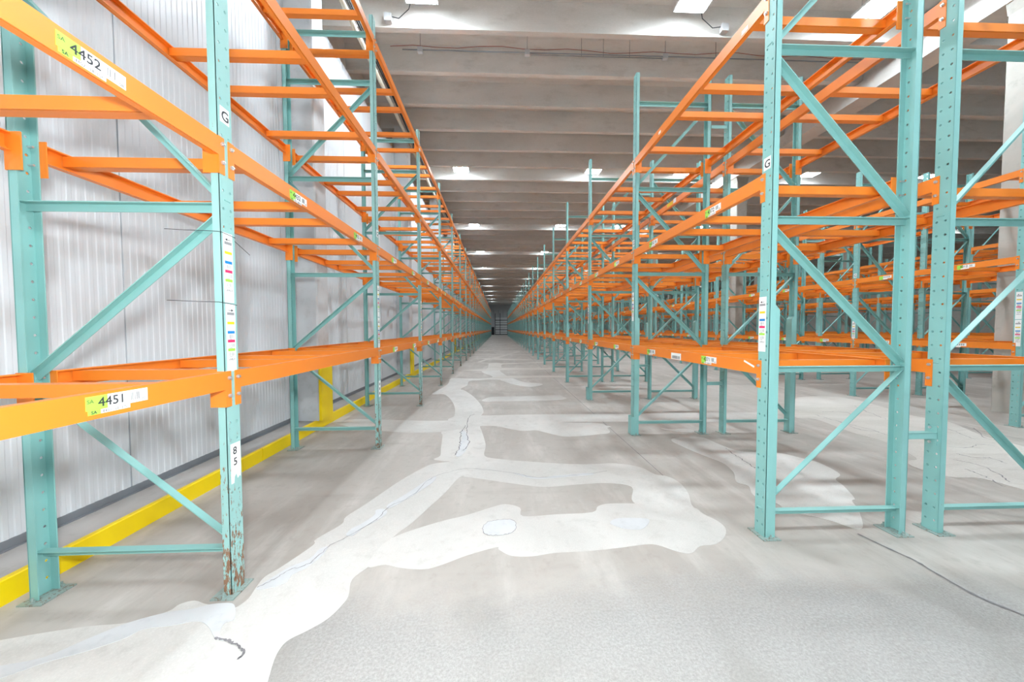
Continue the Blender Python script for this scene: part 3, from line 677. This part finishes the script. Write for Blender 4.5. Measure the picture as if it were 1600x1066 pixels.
def scrap(b, fs, name, mat, y, z, wd, ht, tilt=0.0):
    o = ob(name, MB().box(0, wd, 0, ht, 0, 0.001).mesh(name, mat)); attach(o, b, fs, b.location.x + (0.0004 if fs == 'L' else -0.0004), y, z, tilt); return o
b = BEAMS[('A', 0, 0, 'front')]
s_ = scrap(b, 'R', 'paper_label', 'white_label', 3.87, 1.203, 0.21, 0.07); s_['label'] = 'white barcode sheet'
mb = MB(); barcode(mb, 0.02, 0.19, 0.008, 0.04, 5); ob('lettering', mb.mesh('lettering', 'ink', fix=False), s_)
scrap(b, 'R', 'tape_strip', 'white_label', 2.70, 1.280, 0.118, 0.014, -0.32)
b = BEAMS[('A', 0, 2, 'front')]; scrap(b, 'R', 'tape_strip', 'white_label', 2.80, 3.86, 0.07, 0.03, -0.05); scrap(b, 'R', 'tape_strip', 'white_label', 4.25, 3.87, 0.06, 0.03)
b = BEAMS[('B', 1, 2, 'rear')]; scrap(b, 'R', 'yellow_sticker', 'yellow_label', 6.76, 3.868, 0.22, 0.06); scrap(b, 'R', 'paper_label', 'white_label', 6.52, 3.868, 0.10, 0.08)

# --- tags on the posts
def face_of(key):
    r = ROWS[key]; fs = 'L' if r['sx'] < 0 else 'R'; return fs, r['front'] + (0.0006 if fs == 'L' else -0.0006)
def post_plate(key, k, name, wd, ht, y, z, mat='white_label'):
    fs, x = face_of(key); t = FRAMES[(key, k)]
    o = ob(name, MB().box(0, wd, 0, ht, 0, 0.0012).mesh(name, mat)); attach(o, t, fs, x, y, z); return o
def letter_tag(key, k, y, z, big=True):
    o = post_plate(key, k, 'letter_tag', 0.066, 0.088, y, z); o['label'] = 'white tag with a black G'
    mb = MB(); put_text(mb, 'G', 0.006, 0.014, 0.078, bold=0.002, z=0.0018); ob('lettering', mb.mesh('lettering', 'ink', fix=False), o)
yA = 2.456; yL = 2.046
letter_tag('L', 0, yL + 0.016, 2.706); letter_tag('L', 1, yL + BAY + 0.016, 2.72); letter_tag('A', 0, yA + 0.084, 2.685); letter_tag('A', 1, yA + BAY + 0.084, 2.72); letter_tag('C', 1, 5.079 + BAY + 0.084, 2.67)
def level_strip(key, k, y, ztop, ht, arrow, pink_on=True):
    """long plate with coloured level bands and bar codes"""
    wd = 0.070; o = post_plate(key, k, 'level_strip', wd, ht, y, ztop - ht); o['label'] = 'white plate with yellow, blue, pink and green bands'
    mats = ['grey_label', 'yellow_label', 'blue_label', 'pink_label', 'green_label', 'ink']
    mb = MB(); q = ht / 0.40
    def band(a, b_, kk): quad(mb, 0.008, wd - 0.008, ht - b_ * q, ht - a * q, 0.0018, kk)
    ya_ = ht - 0.038 * q
    quad(mb, 0.016, 0.054, ya_ - 0.0015, ya_ + 0.0015, 0.0018, 5)
    tip = 0.014 if arrow < 0 else 0.056; bk = 0.030 if arrow < 0 else 0.040
    mb.poly([(tip, ya_, 0.0018), (bk, ya_ + 0.008, 0.0018), (bk, ya_ - 0.008, 0.0018)], [(0, 1, 2)], 5)
    band(0.050, 0.066, 0); band(0.105, 0.121, 1); band(0.160, 0.176, 2); band(0.212, 0.228, 3); band(0.264, 0.280, 4)
    for t0, sd in ((0.179, 1), (0.232, 2), (0.284, 3)):
        barcode(mb, 0.014, wd - 0.012, ht - (t0 + 0.024) * q, ht - (t0 + 0.003) * q, sd + 10 * k, 0.0018, 0)
        put_text(mb, 'LEVEL', 0.018, ht - (t0 + 0.032) * q, 0.009, 0.0018, 5)
    put_text(mb, 'LEVEL 0', 0.012, ht - 0.334 * q, 0.014, 0.0018, 5, bold=0.0004)
    ob('lettering', mb.mesh('lettering', mats, fix=False), o)
level_strip('L', 0, yL + 0.010, 2.092, 0.395, -1); level_strip('L', 0, yL + 0.014, 1.690, 0.388, 1)
level_strip('L', 1, yL + BAY + 0.014, 2.10, 0.40, -1); level_strip('L', 1, yL + BAY + 0.014, 1.69, 0.39, 1)
level_strip('L', 2, yL + 2 * BAY + 0.014, 2.10, 0.40, -1); level_strip('L', 2, yL + 2 * BAY + 0.014, 1.69, 0.39, 1)
level_strip('A', 0, yA + 0.100, 1.772, 0.402, -1)
level_strip('A', 1, yA + BAY + 0.09, 2.06, 0.41, -1); level_strip('A', 2, yA + 2 * BAY + 0.09, 2.06, 0.41, -1)
level_strip('C', 0, 5.079 + 0.085, 2.09, 0.42, -1); level_strip('C', 0, 5.079 + 0.085, 1.66, 0.41, 1); level_strip('C', 1, 5.079 + BAY + 0.085, 1.69, 0.41, 1)
# stencilled number plate 8 5 on the first left post, worn at the foot
o = post_plate('L', 0, 'number_plate', 0.076, 0.165, yL + 0.018, 0.715, 'white_paint'); o['label'] = 'chipped white patch with stencilled 8 5'
mb = MB(); put_text(mb, '8', 0.016, 0.100, 0.062, 0.0018, bold=0.0015); put_text(mb, '5', 0.018, 0.035, 0.062, 0.0018, bold=0.0015)
ob('lettering', mb.mesh('lettering', 'ink', fix=False), o)
mb = MB(); prof_ = [(0, 0), (0.022, 0), (0.026, 0.035), (0.04, 0.05), (0.05, 0.018), (0.066, 0.03), (0.074, 0.02), (0.076, 0.07), (0, 0.07)]
o2 = ob('number_plate', MB().prism([(u, v) for u, v in prof_], 'z', 0, 0.0010).mesh('number_plate', 'white_paint')); attach(o2, FRAMES[('L', 0)], 'L', -1.545 + 0.0004, yL + 0.018, 0.648)
for k in (1, 2, 3):
    o = post_plate('L', k, 'number_plate', 0.070, 0.21, yL + k * BAY + 0.015, 0.665, 'white_paint')
    mb = MB()
    for j in range(3): quad(mb, 0.02, 0.046, 0.03 + j * 0.06, 0.062 + j * 0.06, 0.0018)
    ob('stencil_mark', mb.mesh('stencil_mark', 'ink', fix=False), o)
# cable ties holding the strips
for z, d in ((2.092, 0.42), (1.698, 0.38)):
    mb = MB().tube([(-0.02, -0.052, 0.0), (-0.16, -0.053, 0.004), (-0.30, -0.056, 0.010)], 0.0018, 5).tube([(-0.02, -0.052, 0), (0.002, -0.05, -0.004), (0.003, 0.05, -0.012), (-0.02, 0.053, -0.014)], 0.0018, 5)
    if z > 2: mb.tube([(-0.02, 0.053, -0.014), (0.01, 0.16, -0.09)], 0.0018, 5)
    ob('cable_tie', mb.mesh('cable_tie', 'dark_steel'), FRAMES[('L', 0)], (0, 0, z))
# toe guards at the foot of the near right posts
tg = MB().prism([(-0.034, -0.062), (-0.034, 0.062), (0.0, 0.062), (0.0, 0.056), (-0.028, 0.056), (-0.028, -0.056), (0.0, -0.056), (0.0, -0.062)], 'z', 0.010, 0.27).mesh('toe_guard', 'teal_post')
for k in (1, 2): ob('toe_guard', tg, FRAMES[('A', k)], (0, 0, 0))

# ================================================================== SERVICES UNDER THE ROOF
t = empty('conduit_run', (0, 8.1, 7.735)); tag(t, 'galvanised conduit with junction boxes across the roof above the aisle', 'conduit')
ob('pipe', MB().tube([(-2.1, 0, 0), (3.9, 0, 0), (8.5, 0, -0.02)], 0.012, 8).mesh('pipe', 'galvanised', smooth=True), t)
ob('pipe', MB().tube([(0.62, 0, -0.03), (0.8, 0, -0.045), (3.75, 0, -0.045)], 0.009, 8).mesh('pipe', 'galvanised', smooth=True), t)
for x in (-1.71, 0.67, 3.82): ob('junction_box', MB().box(x - 0.055, x + 0.055, -0.04, 0.04, -0.06, 0.05).mesh('junction_box', 'box_grey'), t)
for x in (-1.71, 0.67, 1.9, 2.4, 3.0, 3.82, 5.0): ob('hanger_rod', MB().tube([(x, 0, -0.04), (x, 0, 0.57)], 0.004, 5).mesh('hanger_rod', 'dark_steel'), t)
rw = MB().tube([(x * 0.5 - 2.4, 0.12, 0.06 + 0.03 * math.sin(x * 1.7) - 0.02 * math.cos(x * 0.6)) for x in range(0, 23)], 0.006, 5)
tag(ob('red_wire', rw.mesh('red_wire', 'cable_red'), None, (0, 8.1, 7.85)), 'thin red wire draped beside the conduit under the roof', 'wire')
for x, lx, d in ((-2.2, -1.45, 'left of the nearest aisle light'), (4.75, 3.82, 'right of the nearest right light')):
    t = empty('junction_box', (x, 7.42, 7.82)); tag(t, 'grey electrical box on the first roof rib, ' + d, 'electrical box')
    ob('box', MB().box(-0.07, 0.07, -0.05, 0.05, -0.075, 0.075).mesh('box', 'box_grey'), t)
    dx = lx - x
    ob('cord', MB().tube([(0.08 * (1 if dx > 0 else -1), 0, 0.03), (dx * 0.3, -0.05, -0.04), (dx * 0.6, -0.15, 0.06), (dx * 0.72, -0.3, 0.12)], 0.008, 6).mesh('cord', 'dark_steel'), t)
tag(ob('sprinkler_pipe', MB().tube([(-2.72, Y_BACK + 0.2, 7.30), (-2.72, 40, 7.30), (-2.72, Y_END - 1, 7.30)], 0.045, 12).mesh('sprinkler_pipe', 'pipe_cream', smooth=True)), 'cream sprinkler pipe running along the left wall above the racks', 'pipe')
for i, (x, z) in enumerate(((-2.60, 7.27), (-2.55, 7.22), (-2.50, 7.28))):
    pts = [(x + 0.012 * math.sin(y * 0.9 + i), y, z + 0.02 * math.cos(y * 1.3 + i)) for y in range(-4, 60)]
    tag(ob('black_cable', MB().tube(pts, 0.014, 6).mesh('black_cable', 'cable_black', smooth=True)), '%s of three black cables running below the roof above left rack' % ('left', 'middle', 'right')[i] + 'most' * (i != 1), 'cable')

for o in C.objects:
    if o.name.startswith(('lettering', 'stencil_mark')): o['kind'] = 'stuff'
